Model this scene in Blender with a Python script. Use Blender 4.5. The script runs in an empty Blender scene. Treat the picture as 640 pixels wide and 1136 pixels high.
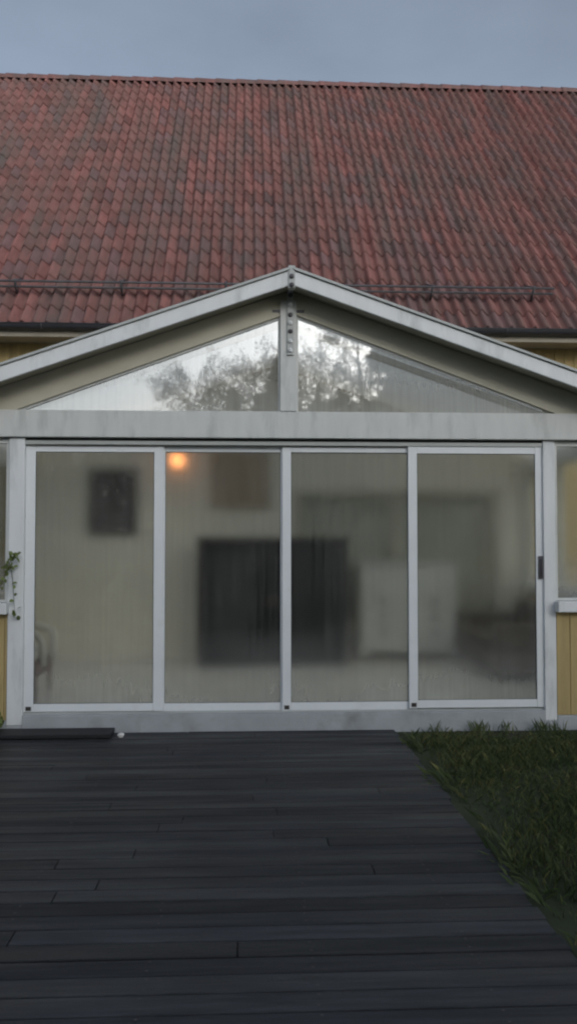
import bpy, bmesh, math, random
from mathutils import Vector, Matrix
rnd = random.Random(7)
R = math.radians
sc = bpy.context.scene
COL = sc.collection

# ------------------------------------------------------------------ camera model
W, H, F = 640.0, 1136.0, 958.0
CY, CZ, TILT = -7.2, 1.54, R(2.06)
YAW = R(2.75)                       # the camera stands a little left and looks a little right
CX = CY * math.tan(YAW)

def P(px, py, Y):
    """point of the plane at depth Y seen at that place of the photograph"""
    x, u = (px - W / 2) / F, (H / 2 - py) / F
    d = Vector((x, math.cos(TILT) - u * math.sin(TILT), math.sin(TILT) + u * math.cos(TILT)))
    d = Vector((d.x * math.cos(YAW) + d.y * math.sin(YAW), -d.x * math.sin(YAW) + d.y * math.cos(YAW), d.z))
    s = (Y - CY) / d.y
    return Vector((CX + d.x * s, Y, CZ + d.z * s))
def X(px, Y=0.0, py=640): return P(px, py, Y).x
def Z(py, Y=0.0): return P(320, py, Y).z

# ------------------------------------------------------------------ materials
def new_mat(name):
    m = bpy.data.materials.new(name); m.use_nodes = True
    nt = m.node_tree; nt.nodes.clear()
    out = nt.nodes.new('ShaderNodeOutputMaterial')
    return m, nt, out
def N(nt, t, **kw):
    n = nt.nodes.new(t)
    for k, v in kw.items(): setattr(n, k, v)
    return n
def noise(nt, vec, scale, detail=4.0, rough=0.55, stretch=None):
    if stretch is not None:
        mp = N(nt, 'ShaderNodeMapping'); mp.inputs['Scale'].default_value = stretch
        nt.links.new(vec, mp.inputs['Vector']); vec = mp.outputs[0]
    n = N(nt, 'ShaderNodeTexNoise'); n.inputs['Scale'].default_value = scale
    n.inputs['Detail'].default_value = detail; n.inputs['Roughness'].default_value = rough
    nt.links.new(vec, n.inputs['Vector'])
    return n.outputs['Fac']
def ramp(nt, fac, stops):
    r = N(nt, 'ShaderNodeValToRGB'); el = r.color_ramp.elements
    el[0].position, el[0].color = stops[0][0], (*stops[0][1], 1)
    el[1].position, el[1].color = stops[-1][0], (*stops[-1][1], 1)
    for p, c in stops[1:-1]:
        e = el.new(p); e.color = (*c, 1)
    nt.links.new(fac, r.inputs[0]); return r.outputs[0]
def mixc(nt, fac, a, b, mode='MIX'):
    m = N(nt, 'ShaderNodeMix', data_type='RGBA', blend_type=mode)
    for s, v in ((0, fac), (6, a), (7, b)):
        if isinstance(v, (int, float)): m.inputs[s].default_value = v
        elif isinstance(v, tuple): m.inputs[s].default_value = (*v, 1)
        else: nt.links.new(v, m.inputs[s])
    return m.outputs[2]
def coords(nt): return N(nt, 'ShaderNodeTexCoord').outputs['Object']

def surf(name, col, rough=0.6, var=0.15, scale=6.0, bump=0.0, bscale=60.0, stain=None, stain_scale=1.5, stain_lo=0.52, stain_hi=0.75,
         stretch=None, spec=0.4, attr=None, metal=0.0, rvar=0.0):
    m, nt, out = new_mat(name)
    b = N(nt, 'ShaderNodeBsdfPrincipled'); nt.links.new(b.outputs[0], out.inputs[0])
    v = coords(nt)
    f = noise(nt, v, scale, stretch=stretch)
    lo = tuple(max(0, c * (1 - var)) for c in col); hi = tuple(min(1, c * (1 + var)) for c in col)
    c = ramp(nt, f, [(0.3, lo), (0.7, hi)])
    if attr:
        a = N(nt, 'ShaderNodeAttribute'); a.attribute_name = attr
        c = mixc(nt, 1.0, c, a.outputs['Color'], 'MULTIPLY')
    if stain:
        s = noise(nt, v, stain_scale, 6, 0.65, stretch)
        sm = ramp(nt, s, [(stain_lo, (0, 0, 0)), (stain_hi, (1, 1, 1))])
        c = mixc(nt, sm, c, stain)
    nt.links.new(c, b.inputs['Base Color'])
    b.inputs['Roughness'].default_value = rough
    if rvar:
        rn = noise(nt, v, 1.4, 5, 0.6, stretch); rm = N(nt, 'ShaderNodeMapRange'); nt.links.new(rn, rm.inputs[0])
        rm.inputs[1].default_value = .35; rm.inputs[2].default_value = .65; rm.inputs[3].default_value = rough - rvar; rm.inputs[4].default_value = rough + rvar
        nt.links.new(rm.outputs[0], b.inputs['Roughness'])
    b.inputs['Metallic'].default_value = metal
    b.inputs['Specular IOR Level'].default_value = spec
    if bump:
        bf = noise(nt, v, bscale, 5, 0.6, stretch)
        bp = N(nt, 'ShaderNodeBump'); bp.inputs['Strength'].default_value = bump; bp.inputs['Distance'].default_value = 0.01
        nt.links.new(bf, bp.inputs['Height']); nt.links.new(bp.outputs[0], b.inputs['Normal'])
    return m

M = {}
M['white'] = surf('white_paint', (0.74, 0.76, 0.77), 0.5, 0.05, 3, 0.12, 40, stain=(0.50, 0.52, 0.52), stain_scale=1.8, stretch=(3, 1, .8))
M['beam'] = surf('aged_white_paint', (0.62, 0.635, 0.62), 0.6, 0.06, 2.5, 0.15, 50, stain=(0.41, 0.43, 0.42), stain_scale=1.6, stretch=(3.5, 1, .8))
M['alu'] = surf('white_aluminium', (0.77, 0.80, 0.82), 0.35, 0.04, 3, 0.04, 20, stain=(0.68, 0.70, 0.70), stain_scale=3.0, stain_lo=0.58)
M['cream'] = surf('cream_paint', (0.50, 0.475, 0.385), 0.6, 0.08, 2.0, 0.15, 40, stain=(0.45, 0.42, 0.33), stain_scale=1.6, stretch=(1, 1, 2))
M['track'] = surf('track_metal', (0.45, 0.47, 0.46), 0.45, 0.06, 4)
M['gap'] = surf('dark_rubber', (0.03, 0.032, 0.03), 0.8, 0.2, 8)
M['plinth'] = surf('painted_concrete', (0.40, 0.42, 0.44), 0.85, 0.10, 4, 0.4, 70, stain=(0.27, 0.28, 0.27), stain_scale=3.0)
M['yellow'] = surf('yellow_timber', (0.46, 0.35, 0.16), 0.65, 0.10, 5, 0.2, 30, stain=(0.36, 0.27, 0.12), stain_scale=2.0, stretch=(4, 4, 0.5))
M['innerwall'] = surf('pale_inner_boards', (0.74, 0.71, 0.62), 0.65, 0.06, 4, 0.15, 30, stretch=(4, 4, 0.5))
M['wallback'] = surf('wall_core', (0.25, 0.22, 0.18), 0.9, 0.1, 4)
M['gutter'] = surf('gutter_metal', (0.035, 0.036, 0.042), 0.4, 0.2, 5)
M['soffit'] = surf('soffit_boards', (0.30, 0.27, 0.22), 0.7, 0.1, 4)
M['tile'] = surf('clay_tiles', (0.215, 0.100, 0.094), 0.75, 0.22, 5, 0.25, 60, stain=(0.115, 0.10, 0.092), stain_scale=1.3, stain_lo=0.38, stain_hi=0.76, stretch=(2.8, .35, .35), attr='tint')
M['rail'] = surf('dark_steel', (0.085, 0.082, 0.09), 0.45, 0.2, 9)
M['floor'] = surf('interior_floor', (0.72, 0.69, 0.62), 0.35, 0.06, 2, 0.05, 20)
M['timber'] = surf('rafter_paint', (0.62, 0.61, 0.56), 0.6, 0.08, 3)
M['black'] = surf('black_lacquer', (0.007, 0.007, 0.008), 0.6, 0.2, 6, spec=0.15)
M['cabwhite'] = surf('white_lacquer', (0.58, 0.58, 0.54), 0.45, 0.05, 4)
M['knob'] = surf('dark_knob', (0.05, 0.045, 0.04), 0.35, 0.1, 8)
M['sofa'] = surf('brown_leather', (0.10, 0.082, 0.064), 0.55, 0.25, 6, 0.3, 40)
M['wicker'] = surf('brown_wicker', (0.14, 0.065, 0.03), 0.6, 0.3, 30, 0.5, 90)
M['linen'] = surf('pale_linen', (0.55, 0.53, 0.46), 0.9, 0.08, 12, 0.2, 120)
M['art'] = surf('dark_canvas', (0.07, 0.07, 0.068), 0.8, 0.6, 7, 0.2, 60, stain=(0.14, 0.10, 0.10), stain_scale=6)
M['weave'] = surf('brown_weave', (0.36, 0.29, 0.21), 0.9, 0.25, 22, 0.4, 120)
M['curtain'] = surf('brown_curtain', (0.62, 0.58, 0.50), 0.9, 0.10, 8, stretch=(8, 1, .3))
M['brass'] = surf('lamp_metal', (0.35, 0.25, 0.12), 0.35, 0.1, 8, metal=0.8)
M['deck'] = surf('dark_deck_boards', (0.034, 0.036, 0.041), 0.5, 0.35, 7, 0.35, 60, stain=(0.016, 0.017, 0.019), stain_scale=2.5, stretch=(0.4, 5, 1), attr='tint', spec=0.35, rvar=0.2)
M['step'] = surf('tarred_timber', (0.016, 0.016, 0.018), 0.6, 0.3, 7, 0.3, 50, stretch=(0.5, 5, 1))
M['soil'] = surf('ground_soil', (0.045, 0.055, 0.028), 0.95, 0.35, 1.3, 0.5, 12, stain=(0.055, 0.045, 0.03), stain_scale=0.9)
M['bark'] = surf('bark', (0.10, 0.085, 0.07), 0.9, 0.35, 6, 0.6, 25, stretch=(1, 1, .3))
M['stone'] = surf('pale_stone', (0.72, 0.71, 0.69), 0.8, 0.1, 30, 0.3, 60)

def leafmat(name, c1, c2, transl=0.3):
    m, nt, out = new_mat(name)
    v = coords(nt)
    f = noise(nt, v, 2.2, 3)
    c = ramp(nt, f, [(0.3, c1), (0.7, c2)])
    a = N(nt, 'ShaderNodeAttribute'); a.attribute_name = 'tint'
    c = mixc(nt, 1.0, c, a.outputs['Color'], 'MULTIPLY')
    b = N(nt, 'ShaderNodeBsdfPrincipled'); nt.links.new(c, b.inputs['Base Color'])
    b.inputs['Roughness'].default_value = 0.55; b.inputs['Specular IOR Level'].default_value = 0.3
    t = N(nt, 'ShaderNodeBsdfTranslucent'); nt.links.new(c, t.inputs['Color'])
    mx = N(nt, 'ShaderNodeMixShader'); mx.inputs[0].default_value = transl
    nt.links.new(b.outputs[0], mx.inputs[1]); nt.links.new(t.outputs[0], mx.inputs[2])
    nt.links.new(mx.outputs[0], out.inputs[0])
    return m
M['grass'] = leafmat('grass_blades', (0.080, 0.120, 0.050), (0.145, 0.172, 0.080))
M['vine'] = leafmat('vine_leaves', (0.13, 0.18, 0.06), (0.22, 0.26, 0.10))
M['spruce'] = leafmat('spruce_needles', (0.030, 0.045, 0.022), (0.055, 0.07, 0.035), 0.15)
M['birch'] = leafmat('autumn_leaves', (0.12, 0.09, 0.03), (0.22, 0.15, 0.06), 0.35)
M['thicket'] = leafmat('thicket_leaves', (0.075, 0.075, 0.04), (0.14, 0.12, 0.065), 0.3)
M['added_hedge'] = leafmat('added_hedge_leaves', (0.04, 0.055, 0.025), (0.08, 0.085, 0.04), 0.25)

def glass(name, rough, veil, veil_col, reflect, clear=False, gloss=0.015, low_mist_light=0.0, low_top=0.30):
    """window glass: condensation makes it rough and milky"""
    m, nt, out = new_mat(name)
    v = coords(nt)
    if clear:
        tr = N(nt, 'ShaderNodeBsdfTransparent'); tr.inputs[0].default_value = (0.93, 0.95, 0.94, 1)
    else:
        tr = N(nt, 'ShaderNodeBsdfRefraction'); tr.inputs['IOR'].default_value = 1.45
        tr.inputs['Color'].default_value = (0.95, 0.96, 0.94, 1)
        rf = noise(nt, v, 2.0, 4, 0.6, (1, 1, 0.6))
        mr = N(nt, 'ShaderNodeMapRange'); nt.links.new(rf, mr.inputs[0])
        mr.inputs[1].default_value = 0.35; mr.inputs[2].default_value = 0.65
        mr.inputs[3].default_value = rough * 0.96; mr.inputs[4].default_value = rough * 1.04
        nt.links.new(mr.outputs[0], tr.inputs['Roughness'])
    last = tr.outputs[0]
    if veil:
        d = N(nt, 'ShaderNodeBsdfDiffuse'); d.inputs[0].default_value = (*veil_col, 1)
        t = N(nt, 'ShaderNodeBsdfTranslucent'); t.inputs[0].default_value = (*veil_col, 1)
        mx0 = N(nt, 'ShaderNodeMixShader'); mx0.inputs[0].default_value = 0.5
        nt.links.new(d.outputs[0], mx0.inputs[1]); nt.links.new(t.outputs[0], mx0.inputs[2])
        f1 = noise(nt, v, 1.0, 4, 0.6, (26, 1, 0.7))
        f2 = noise(nt, v, 1.6, 3, 0.5)
        a = N(nt, 'ShaderNodeMath', operation='MULTIPLY'); nt.links.new(f1, a.inputs[0]); nt.links.new(f2, a.inputs[1])
        mr = N(nt, 'ShaderNodeMapRange'); nt.links.new(a.outputs[0], mr.inputs[0])
        mr.inputs[1].default_value = 0.12; mr.inputs[2].default_value = 0.40
        mr.inputs[3].default_value = veil * 0.35; mr.inputs[4].default_value = veil * 1.5
        gz = N(nt, 'ShaderNodeSeparateXYZ'); nt.links.new(N(nt, 'ShaderNodeTexCoord').outputs['Generated'], gz.inputs[0])
        low = N(nt, 'ShaderNodeMapRange'); nt.links.new(gz.outputs[2], low.inputs[0])
        low.inputs[1].default_value = low_top; low.inputs[2].default_value = 0.0; low.inputs[3].default_value = 0.0; low.inputs[4].default_value = low_mist_light
        big = noise(nt, v, 1.3, 4, 0.6); bm_ = N(nt, 'ShaderNodeMath', operation='MULTIPLY'); nt.links.new(big, bm_.inputs[0]); nt.links.new(low.outputs[0], bm_.inputs[1])
        ad = N(nt, 'ShaderNodeMath', operation='ADD'); nt.links.new(mr.outputs[0], ad.inputs[0]); nt.links.new(bm_.outputs[0], ad.inputs[1])
        mx = N(nt, 'ShaderNodeMixShader'); nt.links.new(ad.outputs[0], mx.inputs[0])
        nt.links.new(last, mx.inputs[1]); nt.links.new(mx0.outputs[0], mx.inputs[2]); last = mx.outputs[0]
    g = N(nt, 'ShaderNodeBsdfGlossy'); g.inputs['Roughness'].default_value = gloss
    g.inputs['Color'].default_value = (1, 1, 1, 1)
    mx = N(nt, 'ShaderNodeMixShader'); mx.inputs[0].default_value = reflect
    nt.links.new(last, mx.inputs[1]); nt.links.new(g.outputs[0], mx.inputs[2])
    nt.links.new(mx.outputs[0], out.inputs[0])
    return m
M['pane'] = glass('fogged_glass', 0.205, 0.085, (0.82, 0.83, 0.80), 0.022, low_mist_light=0.50)  # low band: mist, thickened to paint in the brighter front of the floor
M['pane_in'] = glass('fogged_glass_inner_face', 0.175, 0.0, (0.8, 0.8, 0.76), 0.015)
M['gable'] = glass('coated_gable_glass', 0.1, 0.26, (0.76, 0.75, 0.69), 0.29, clear=True, gloss=0.026, low_mist_light=0.9, low_top=0.62)
M['gable_in'] = glass('gable_glass_inner_face', 0.1, 0.0, (0.8, 0.8, 0.76), 0.03, clear=True)
M['darkpane'] = surf('house_window_glass', (0.03, 0.03, 0.03), 0.08, 0.1, 3)

m, nt, out = new_mat('translucent_roof_sheet')
t = N(nt, 'ShaderNodeBsdfTranslucent'); t.inputs[0].default_value = (0.97, 0.97, 0.96, 1)
d = N(nt, 'ShaderNodeBsdfDiffuse'); d.inputs[0].default_value = (0.75, 0.77, 0.77, 1)
mx = N(nt, 'ShaderNodeMixShader'); mx.inputs[0].default_value = 0.10
nt.links.new(t.outputs[0], mx.inputs[1]); nt.links.new(d.outputs[0], mx.inputs[2]); nt.links.new(mx.outputs[0], out.inputs[0])
M['sheet'] = m

m, nt, out = new_mat('lit_lamp_glass')
e = N(nt, 'ShaderNodeEmission'); e.inputs[0].default_value = (1.0, 0.36, 0.12, 1); e.inputs[1].default_value = 3.4
nt.links.new(e.outputs[0], out.inputs[0]); M['lit'] = m

# ------------------------------------------------------------------ mesh helpers
class MB:
    def __init__(s): s.v, s.f, s.mi, s.smooth, s.tint = [], [], [], [], []
    def face(s, idx, mi=0, sm=False, t=None):
        s.f.append(tuple(idx)); s.mi.append(mi); s.smooth.append(sm); s.tint.append(t)
    def poly(s, pts, mi=0, sm=False, t=None):
        b = len(s.v); s.v += [tuple(p) for p in pts]; s.face(range(b, b + len(pts)), mi, sm, t)
    def box(s, x0, x1, y0, y1, z0, z1, mi=0, t=None):
        b = len(s.v)
        s.v += [(x0,y0,z0),(x1,y0,z0),(x1,y1,z0),(x0,y1,z0),(x0,y0,z1),(x1,y0,z1),(x1,y1,z1),(x0,y1,z1)]
        for q in ((0,3,2,1),(4,5,6,7),(0,1,5,4),(1,2,6,5),(2,3,7,6),(3,0,4,7)): s.face([b+i for i in q], mi, False, t)
        return s
    def prism(s, pts, y0, y1, mi=0, front_mi=None, back_mi=None):
        """outline pts (x,z) anticlockwise seen from -y, extruded from y0 to y1"""
        b = len(s.v); n = len(pts)
        s.v += [(x, y0, z) for x, z in pts] + [(x, y1, z) for x, z in pts]
        s.face([b + i for i in range(n)], mi if front_mi is None else front_mi)
        s.face([b + n + i for i in reversed(range(n))], mi if back_mi is None else back_mi)
        for i in range(n):
            j = (i + 1) % n; s.face([b + i, b + n + i, b + n + j, b + j], mi)
        return s
    def tube(s, pts, r, seg=8, mi=0, caps=True):
        pts = [Vector(p) for p in pts]; rs = r if isinstance(r, (list, tuple)) else [r] * len(pts)
        rings = []
        for i, p in enumerate(pts):
            d = (pts[min(i + 1, len(pts) - 1)] - pts[max(i - 1, 0)]).normalized()
            a = d.cross(Vector((0, 0, 1)) if abs(d.z) < 0.9 else Vector((1, 0, 0))).normalized(); c = d.cross(a)
            b = len(s.v); rings.append(b)
            for k in range(seg):
                w = 2 * math.pi * k / seg
                s.v.append(tuple(p + (a * math.cos(w) + c * math.sin(w)) * rs[i]))
        for i in range(len(rings) - 1):
            for k in range(seg):
                k2 = (k + 1) % seg
                s.face([rings[i] + k, rings[i] + k2, rings[i + 1] + k2, rings[i + 1] + k], mi, True)
        if caps:
            s.face([rings[0] + k for k in reversed(range(seg))], mi); s.face([rings[-1] + k for k in range(seg)], mi)
        return s
    def lathe(s, c, prof, seg=16, axis='z', mi=0):
        """prof: list of (radius, height) round an axis through c"""
        rings = []
        for r, h in prof:
            b = len(s.v); rings.append(b)
            for k in range(seg):
                w = 2 * math.pi * k / seg; q = (r * math.cos(w), r * math.sin(w))
                if axis == 'z': s.v.append((c[0] + q[0], c[1] + q[1], c[2] + h))
                else: s.v.append((c[0] + q[0], c[1] - h, c[2] + q[1]))
        for i in range(len(rings) - 1):
            for k in range(seg):
                k2 = (k + 1) % seg
                s.face([rings[i] + k, rings[i] + k2, rings[i + 1] + k2, rings[i + 1] + k], mi, True)
        return s
    def build(s, name, mats, parent=None, bevel=0.0, origin=None, fix=False):
        me = bpy.data.meshes.new(name)
        o0 = Vector(origin) if origin is not None else Vector((0, 0, 0))
        me.from_pydata([tuple(Vector(p) - o0) for p in s.v], [], s.f)
        mats = mats if isinstance(mats, (list, tuple)) else [mats]
        for m in mats: me.materials.append(m)
        me.polygons.foreach_set('material_index', s.mi)
        me.polygons.foreach_set('use_smooth', s.smooth)
        if any(t is not None for t in s.tint):
            at = me.color_attributes.new('tint', 'FLOAT_COLOR', 'CORNER')
            buf = []
            for p, t in zip(me.polygons, s.tint):
                t = t or (1, 1, 1); buf += [*t, 1.0] * p.loop_total
            at.data.foreach_set('color', buf)
        me.update()
        if fix:
            bm = bmesh.new(); bm.from_mesh(me); bmesh.ops.recalc_face_normals(bm, faces=bm.faces); bm.to_mesh(me); bm.free()
        o = bpy.data.objects.new(name, me); COL.objects.link(o)
        if parent:
            o.parent = parent
            pl = Vector(parent_world(parent))
            o.location = o0 - pl
        else: o.location = o0
        if bevel:
            b = o.modifiers.new('edge', 'BEVEL'); b.width = bevel; b.segments = 2; b.limit_method = 'ANGLE'
        return o
def parent_world(o):
    v = Vector((0, 0, 0))
    while o is not None: v += o.location; o = o.parent
    return v
def tag(o, label=None, cat=None, group=None, kind=None):
    if label: o['label'] = label
    if cat: o['category'] = cat
    if group: o['group'] = group
    if kind: o['kind'] = kind
    return o
def empty(name, loc, label, cat, group=None):
    o = bpy.data.objects.new(name, None); COL.objects.link(o); o.location = loc
    o.empty_display_size = 0.2
    return tag(o, label, cat, group)
def copy_tree(o, parent=None):
    c = o.copy(); COL.objects.link(c); c.parent = parent
    for ch in list(o.children): copy_tree(ch, c)
    return c

# ================================================================== SETTING
g = MB(); g.poly([(-120, -150, -0.03), (120, -150, -0.03), (120, 90, -0.03), (-120, 90, -0.03)])
tag(g.build('ground', M['soil']), kind='structure')

# dark boarded terrace in front of the glass
DX = X(452, -0.6, 835)
d = MB(); y = -0.055
while y > -6.6:
    y1 = y - 0.118
    cuts = [-8.0]
    x = -8.0 + rnd.uniform(1.0, 3.4)
    while x < DX - 0.4:
        cuts.append(x); x += rnd.choice((2.4, 3.0, 3.6))
    cuts.append(DX + rnd.uniform(-0.012, 0.012))
    for a, b in zip(cuts[:-1], cuts[1:]):
        k = rnd.uniform(0.62, 1.45); dz = rnd.uniform(-0.002, 0.002)
        d.box(a + 0.002, b - 0.002, y1, y, -0.028 + dz, dz, 0, (k, k, k * rnd.uniform(0.97, 1.04)))
    jx = -7.9
    while jx < DX:
        for sy in (y - 0.025, y1 + 0.025):
            qx = jx + rnd.uniform(-.006, .006)
            d.poly([(qx + .006 * math.cos(t_ * math.pi / 4), sy + .006 * math.sin(t_ * math.pi / 4), .0035) for t_ in range(8)], 1, False, (1, 1, 1))
        jx += 0.6
    y = y1 - 0.011
tag(d.build('terrace_deck', [M['deck'], M['rail']], bevel=0.003), kind='structure')
d = MB(); d.box(-8, DX - 0.02, -6.6, -0.05, -0.0295, -0.0285)
tag(d.build('deck_underlay', M['gap']), kind='structure')

# grass
gr = MB()
def blade(x, y, h, w, lean, az, k):
    dx, dy = math.cos(az), math.sin(az)
    px, py = -dy * w / 2, dx * w / 2
    t = (k, k * rnd.uniform(0.92, 1.05), k * rnd.uniform(0.8, 1.1))
    if rnd.random() < .10: t = (k * 1.9, k * 1.45, k * 1.3)
    mx, my = dx * lean * 0.35, dy * lean * 0.35
    z0 = -0.03
    gr.poly([(x - px, y - py, z0), (x + px, y + py, z0), (x + px * .8 + mx, y + py * .8 + my, z0 + h * 0.6),
             (x + dx * lean, y + dy * lean, z0 + h), (x - px * .8 + mx, y - py * .8 + my, z0 + h * 0.6)], 0, False, t)
def clump_noise(x, y): return 0.5 + 0.25 * math.sin(3.1 * x + 1.7 * math.sin(2.3 * y)) + 0.25 * math.sin(4.7 * y + 2.1 * math.sin(1.9 * x))
for i in range(78000):
    y = -0.07 - 6.3 * rnd.random() ** 1.15
    x = DX - 0.02 + 3.6 * rnd.random()
    edge = x - DX - .09 - (.10 if y > -.45 else 0) - .07 * math.sin(y * 4.3 + 1.3 * math.sin(y * 9.1))
    c = clump_noise(x, y)
    if rnd.random() > 0.35 + 0.75 * c: continue
    if rnd.random() > 0.25 + edge / 0.35: continue
    if y > -.17 and rnd.random() < .75: continue
    h = rnd.uniform(0.018, 0.072) * (.6 if y > -.4 else 1) * (0.7 + 0.8 * c)
    if y > -0.30 and rnd.random() < 0.06: h *= 1.6
    near = x - DX < .12
    blade(x, y, h * (1.25 if near else 1), rnd.uniform(0.004, 0.008), rnd.uniform(0.03, 0.12) if near else rnd.uniform(0.01, 0.06), rnd.gauss(3.14, .9) if near and rnd.random() < .6 else rnd.uniform(0, 6.28), rnd.uniform(0.55, 1.35))
for cx, n in ((X(527), 40), (X(480), 14), (X(598), 30), (X(555), 16), (X(615), 18)):
    for i in range(n):
        blade(cx + rnd.gauss(0, 0.05), -0.075 - abs(rnd.gauss(0, 0.03)), rnd.uniform(0.05, 0.13), 0.006, rnd.uniform(0.01, 0.07), rnd.uniform(0, 6.28), rnd.uniform(0.8, 1.5))
tag(gr.build('grass', M['grass']), 'uneven dark green grass at the right below the glass front', 'grass', kind='stuff')

# ================================================================== HOUSE BEHIND
HW = 3.30                                   # front of its boarded wall
HX = 9.2
house = empty('house', (0, HW, 0), 'yellow boarded house with a steep red tiled roof behind the glass room', 'house')
EY, EZ = HW - 0.45, 4.06                    # tile edge at the eaves
wx0, wx1 = X(327, HW, 560), X(548, HW, 560)
wz1, wz0 = Z(543, HW), Z(690, HW)
def lean_z(xx): return 3.70 - 0.35 * abs(xx) if -3.05 < xx < 3.1 else None   # where the glass room's roof meets this wall
w, wi = MB(), MB(); x = -HX
def plank(xa, xb, ya, yb, za, zb):
    zi = lean_z((xa + xb) / 2)
    if zi is None: w.box(xa, xb, ya, yb, za, zb); return
    if za < zi: wi.box(xa, xb, ya, yb, za, min(zi, zb))
    if zb > zi: w.box(xa, xb, ya, yb, max(za, zi), zb)
while x < HX:
    x1 = x + 0.118
    y0 = HW - rnd.uniform(0, 0.003)
    if x1 > wx0 and x < wx1:
        plank(x, x1, y0, HW + 0.022, 0.0, wz0); plank(x, x1, y0, HW + 0.022, wz1, 4.0)
    else:
        plank(x, x1, y0, HW + 0.022, 0.0, 4.0)
    # narrow cover strip over every joint
    if not (x1 + 0.02 > wx0 and x1 - 0.02 < wx1):
        plank(x1 - 0.020, x1 + 0.024, y0 - 0.016, y0 - 0.003, 0.0, 4.0)
    else:
        plank(x1 - 0.020, x1 + 0.024, y0 - 0.016, y0 - 0.003, 0.0, wz0 - 0.06); plank(x1 - 0.020, x1 + 0.024, y0 - 0.016, y0 - 0.003, wz1 + 0.06, 4.0)
    x = x1 + 0.004
wi.build('inner_wall', M['innerwall'], house, bevel=0.003)
w.build('wall', M['yellow'], house, bevel=0.003)
PITCH = R(47); HALF = 5.0
RZ = EZ + (HALF + 0.45) * math.tan(PITCH)
w = MB(); w.box(-HX, HX, HW + 0.16, HW + 2 * HALF, 0, 4.0)
w.box(-HX, HX, HW + 0.024, HW + 0.158, 0, wz0 - 0.01); w.box(-HX, HX, HW + 0.024, HW + 0.158, wz1 + 0.01, 4.0)
w.box(-HX, wx0 - 0.01, HW + 0.024, HW + 0.158, wz0 - 0.008, wz1 + 0.008); w.box(wx1 + 0.01, HX, HW + 0.024, HW + 0.158, wz0 - 0.008, wz1 + 0.008)
w.build('wall_core', M['wallback'], house)
for sx in (-HX, HX - 0.1):
    w = MB(); b = len(w.v); yb = HW + 0.1
    pts = [(yb, 4.02), (HW + 2 * HALF - .1, 4.02), (HW + HALF, RZ - 0.35)]
    w.v += [(sx, p[0], p[1]) for p in pts] + [(sx + 0.1, p[0], p[1]) for p in pts]
    for q in ((0, 2, 1), (3, 4, 5), (0, 1, 4, 3), (1, 2, 5, 4), (2, 0, 3, 5)): w.face([b + i for i in q])
    w.build('gable_wall', M['yellow'], house)
# window of the house that looks into the glass room
f = MB(); t = 0.07
f.box(wx0, wx1, HW - 0.02, HW + 0.06, wz0, wz0 + t); f.box(wx0, wx1, HW - 0.02, HW + 0.06, wz1 - t, wz1)
for xa in (wx0, (wx0 + wx1) / 2 - t / 2, wx1 - t): f.box(xa, xa + t, HW - 0.018, HW + 0.058, wz0 + t, wz1 - t)
win = f.build('window', M['cream'], house, bevel=0.004)
f = MB(); f.box(wx0 + .02, wx1 - .02, HW + 0.03, HW + 0.036, wz0 + .02, wz1 - .02); f.build('pane', glass('clear_pane', .1, 0, (1, 1, 1), .06, clear=True), win)
f = MB(); n = 90; pr = []
for i in range(n + 1):
    xx = wx0 + 0.03 + (wx1 - wx0 - 0.06) * i / n
    pr.append((xx, HW + 0.066 + 0.018 * math.sin(i * 1.05) + 0.006 * math.sin(i * .37)))
for (xa, ya), (xb, yb) in zip(pr[:-1], pr[1:]): f.poly([(xa, ya, wz0), (xb, yb, wz0), (xb, yb, wz1), (xa, ya, wz1)], 0, True)
f.build('curtain', M['curtain'], win)

# tiled roof: every course a waved strip with a front lip
rf = MB(); WV, CL, SEG = 0.143, 0.352, 8
ncol = int(2 * (HX + 0.35) / WV); ncrs = int((HALF + 0.45) / math.cos(PITCH) / CL) + 1
up = Vector((0, math.cos(PITCH), math.sin(PITCH))); nm = Vector((0, -math.sin(PITCH), math.cos(PITCH)))
prof = []
for k in range(SEG):
    a = k / SEG
    prof.append(0.036 * (math.sin(2 * math.pi * a) + 0.28 * math.sin(4 * math.pi * a)))
x_start = -HX - 0.35
for c in range(ncrs):
    s0, s1 = c * CL, min((c + 1) * CL + 0.03, (HALF + 0.45) / math.cos(PITCH))
    lo = Vector((0, EY, EZ)) + up * s0 + nm * 0.040
    hi = Vector((0, EY, EZ)) + up * s1 + nm * 0.012
    jit = [rnd.uniform(-0.009, 0.009) - (.03 if rnd.random() < .015 else 0) for _ in range(ncol + 1)]
    lift = [rnd.uniform(-0.003, 0.004) for _ in range(ncol + 1)]
    tint = []
    for i in range(ncol + 1):
        k = rnd.uniform(0.86, 1.16) * (0.72 if rnd.random() < .03 else 1); q = rnd.random()
        tint.append((k * (0.85 if q < .2 else 1.05), k, k * (1.08 if q < .2 else 0.97)))
    b = len(rf.v); m_ = ncol * SEG + 1
    for i in range(m_):
        cidx, a = divmod(i, SEG); h = prof[a]; xx = x_start + i * WV / SEG
        p = lo + nm * (h + lift[cidx]) + up * jit[cidx]; q = hi + nm * h
        rf.v += [(xx, *(p - nm * 0.022)[1:]), (xx, *p[1:]), (xx, *q[1:])]
    for i in range(m_ - 1):
        t = tint[i // SEG]
        a0 = b + i * 3; a1 = a0 + 3
        rf.face([a0 + 1, a1 + 1, a1 + 2, a0 + 2], 0, True, t)
        rf.face([a0, a1, a1 + 1, a0 + 1], 0, True, tuple(v * 0.9 for v in t))
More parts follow.
